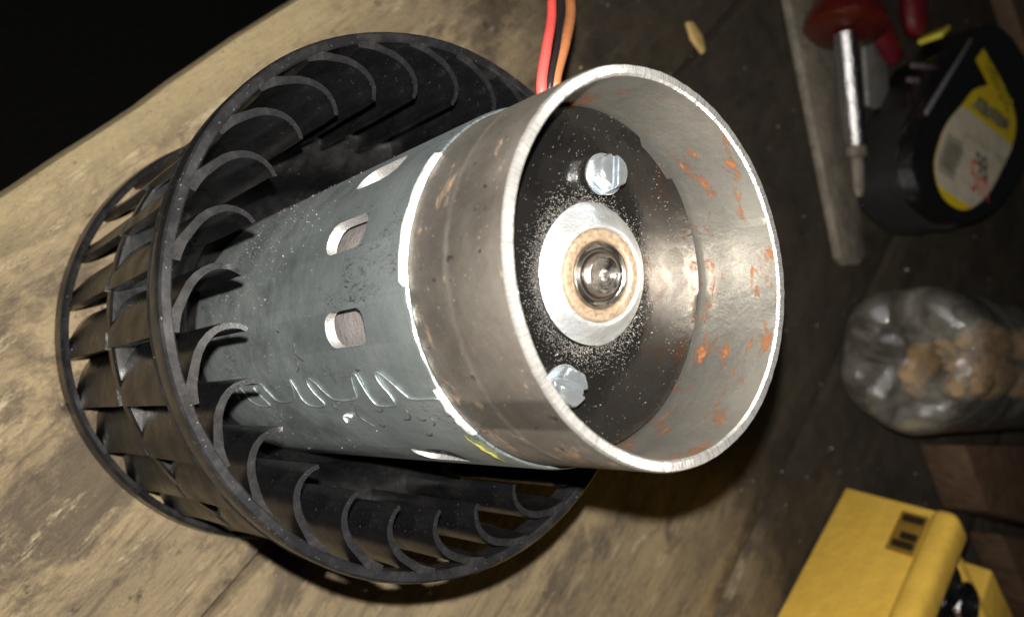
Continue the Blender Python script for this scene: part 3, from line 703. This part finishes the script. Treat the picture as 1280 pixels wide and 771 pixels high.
for x, r in bp:
    for k in range(n):
        q = 2*math.pi*k/n; foot = 0
        if x < .24: foot = .09*(.5+.5*math.cos(5*q+.6))**2*(1 if r > .3 else .3)*(1-x/.24)
        rr_ = r*(1-(.02*math.cos(5*q) if x < .6 else 0)); vs.append(bd*(x+foot*.9) + side*math.cos(q)*rr_ + Vector((0, 0, .645+math.sin(q)*rr_)))
m = len(bp)
for i in range(m-1):
    for k in range(n): l = (k+1) % n; fs.append((i*n+k, i*n+l, (i+1)*n+l, (i+1)*n+k))
fs.append(tuple(range(n))[::-1])
me = mesh('bottle_wall', vs, fs); fix(me, 60); link2('bottle_wall', me, PET, bot_)
RUSTY = plain('rusty_brown_lump', (.72, .42, .19), .6, .1, .05, 8, .5)
rl = random.Random(9); n_l = 0
for i in range(20):
    x = .60+i*.12+rl.uniform(-.1, .1); q = rl.uniform(0, 6.28); rad = rl.uniform(0, .36); s_ = rl.uniform(.10, .18)
    c = Vector((bA.x, bA.y, 0)) + bd*x + side*math.cos(q)*rad*1.15 + Vector((0, 0, .52+math.sin(q)*rad*.8))
    bm = bmesh.new(); bmesh.ops.create_icosphere(bm, subdivisions=3, radius=1)
    for v in bm.verts:
        k = 1+.35*noise.noise(v.co*1.6+Vector((i*7, 0, 0)))+.12*noise.noise(v.co*5+Vector((i, 0, 0))); v.co = Vector((v.co.x*k*s_*1.9, v.co.y*k*s_, v.co.z*k*s_*.8))
    o = link('rusty_lump', from_bm('rusty_lump', bm), RUSTY, None, c); o.rotation_euler = (rl.uniform(0, 6), rl.uniform(-.5, .5), math.atan2(bd.y, bd.x)+rl.uniform(-.6, .6))
    tag(o, 'rusty brown lump lying among others like it inside the clear plastic bottle', 'lump', 'brown lumps in the bottle')

# yellow open-topped case with sockets
YP = plain('yellow_plastic', (.95, .60, .10), .40, 0, .012, 10, .08)
BH = .90
c0 = at(1057, 608, 0); dA = (at(970, 771, 0)-c0); dA.z = 0; dA.normalize(); dB = Vector((dA.y, -dA.x, 0))
if dB.dot(at(1275, 771, BH)-at(1190, 637, BH)) < 0: dB = -dB
yb = empty('socket_case', (c0.x, c0.y, 0), 'yellow plastic case with an open compartment of black and chrome sockets', 'case')
yb.rotation_euler = (0, 0, math.atan2(dA.y, dA.x)); ys = 1 if Vector((-dA.y, dA.x, 0)).dot(dB) > 0 else -1
LA, LB = 3.4, 2.6
def ybox(name, x0, x1, y0, y1, z0_, z1_, mat, bev=.02, par=yb):
    return flat(link(name, from_bm(name, box_bm(x1-x0, abs(y1-y0), z1_-z0_, bev, 3, ((x0+x1)/2, ys*(y0+y1)/2, (z0_+z1_)/2))), mat, par))
ybox('wall', 0, LA, 0, .10, 0, BH, YP); ybox('wall', 0, LA, LB-.1, LB, 0, BH, YP); ybox('wall', 0, .10, .102, LB-.102, 0, BH, YP); ybox('wall', LA-.1, LA, .102, LB-.102, 0, BH, YP)
ybox('bottom', .102, LA-.102, .102, LB-.102, .01, .10, YP)
ybox('tray', .25, LA-.15, .30, LB-.35, .102, .595, YP, .03)
# rounded hinge rail along the near top edge, with a notch where the hinge pin shows
for a_, b_ in ((-.02, .02), (.02, LA)):
    pass
ybox('rail', -.02, LA, -.05, .24, BH-.06, BH+.17, YP, .085)
bm = bmesh.new()
HB = plain('brown_yellow_bracket', (.34, .20, .035), .45, .2); HD = plain('dark_brown_bracket', (.04, .028, .012), .35, .2)  # brown and near-black tones for the hinge plates
ybox('hinge_leaf', .10, .52, -.012, -.004, BH-.30, BH-.058, HB, .003)
for q in range(4): ybox('hinge_knuckle', .14+.09*q, .21+.09*q, -.034, -.014, BH-.26+.02*(q % 3), BH-.075, HD if q != 1 else HB, .008)
DK = plain('black_oxide', (.015, .015, .017), .25, .5)
SZ = .62
for (u, v, lb_) in ((1160, 768, 'black socket with a chrome top ring, nearest the thick rail of the yellow case'), (1192, 731, 'black socket with a chrome top ring, deepest in the corner of the yellow case'), (1214, 756, 'black socket with a chrome top ring, beside the yellow divider block'), (1186, 785, 'black socket with a chrome top ring, cut off by the bottom edge of the picture')):
    p = at(u, v, SZ+.36)
    vs, fs, _ = lathe([(.10, .0), (.155, .0), (.165, .02), (.165, .34), (.150, .36), (.11, .36), (.10, .33), (.09, .1)], 40)
    o = link('socket', mesh('socket', vs, fs), DK, None, (p.x, p.y, SZ)); fix(o.data, 40)
    vs, fs, _ = lathe([(.166, .25), (.176, .255), (.178, .33), (.172, .345), (.166, .34)], 40); c2 = link('chrome_band', mesh('chrome_band', vs, fs), CHR, o); fix(c2.data, 50)
    tag(o, lb_, 'socket', 'sockets in the yellow case')
dv = at(1236, 768, .86); lv = Vector((dv.x-c0.x, dv.y-c0.y, 0)); lx, ly = lv.dot(dA), lv.dot(dB)
ybox('divider', lx-.5, lx+.5, ly-.22, ly+.4, .60, .88, YP, .03)
for ch_ in yb.children:
    for v in ch_.data.vertices: v.co.x += .22*(v.co.z+ch_.location.z)
# brown wooden blocks at the right
BW = plain('brown_wood_block', (.12, .07, .042), .6, 0, .03, 10, .3)
slab('wood_block', [(1206, 556), (1330, 556), (1340, 668), (1236, 640)], .0, .45, BW, 'brown wooden block lying behind the bottle, near the right edge', 'wood block', .03)
slab('wood_block', [(1252, 668), (1360, 690), (1400, 830), (1310, 800)], .0, .35, BW, 'darker brown wooden block lower right, behind the yellow case', 'wood block', .03)
slab('wood_board', [(1238, -80), (1420, -80), (1420, 118), (1296, 96)], .0, .25, BW, 'brown board lying behind the tape measure in the top right corner', 'board', .03)

# a yellowish wood chip and metal grit
ch = at(867, 47, 0); bm = prism_bm([(-.12, -.03), (.0, -.06), (.13, -.02), (.12, .03), (.02, .065), (-.10, .03)], 0, .03, .008, 2)
o = link('wood_chip', from_bm('wood_chip', bm), plain('yellow_wood_chip', (.60, .42, .16), .6, 0, .02, 20, .15), None, (ch.x, ch.y, .002)); v = at(874, 62, 0)-at(860, 32, 0); o.rotation_euler = (0, 0, math.atan2(v.y, v.x)); o.scale = (1.15, 1.15, 1.15)
sharp(o, 40); tag(o, 'small yellowish wood chip on the dark part of the bench', 'wood chip')
pts = []
for i in range(420):
    u, v_ = rr.uniform(0, 1280), rr.uniform(0, 771); p = at(u, v_, 0)
    if (p-O_).dot(N_) < .05: continue
    t = rr.uniform(0, 6.28); s_ = rr.uniform(.004, .012); pts.append((Vector((p.x, p.y, .0)), Vector((math.cos(t), math.sin(t), 0)), Vector((0, 0, 1)), s_*2, s_*.8))
o = grains('metal_grit', pts, plain('grit', (.7, .68, .62), .15, .8), None);
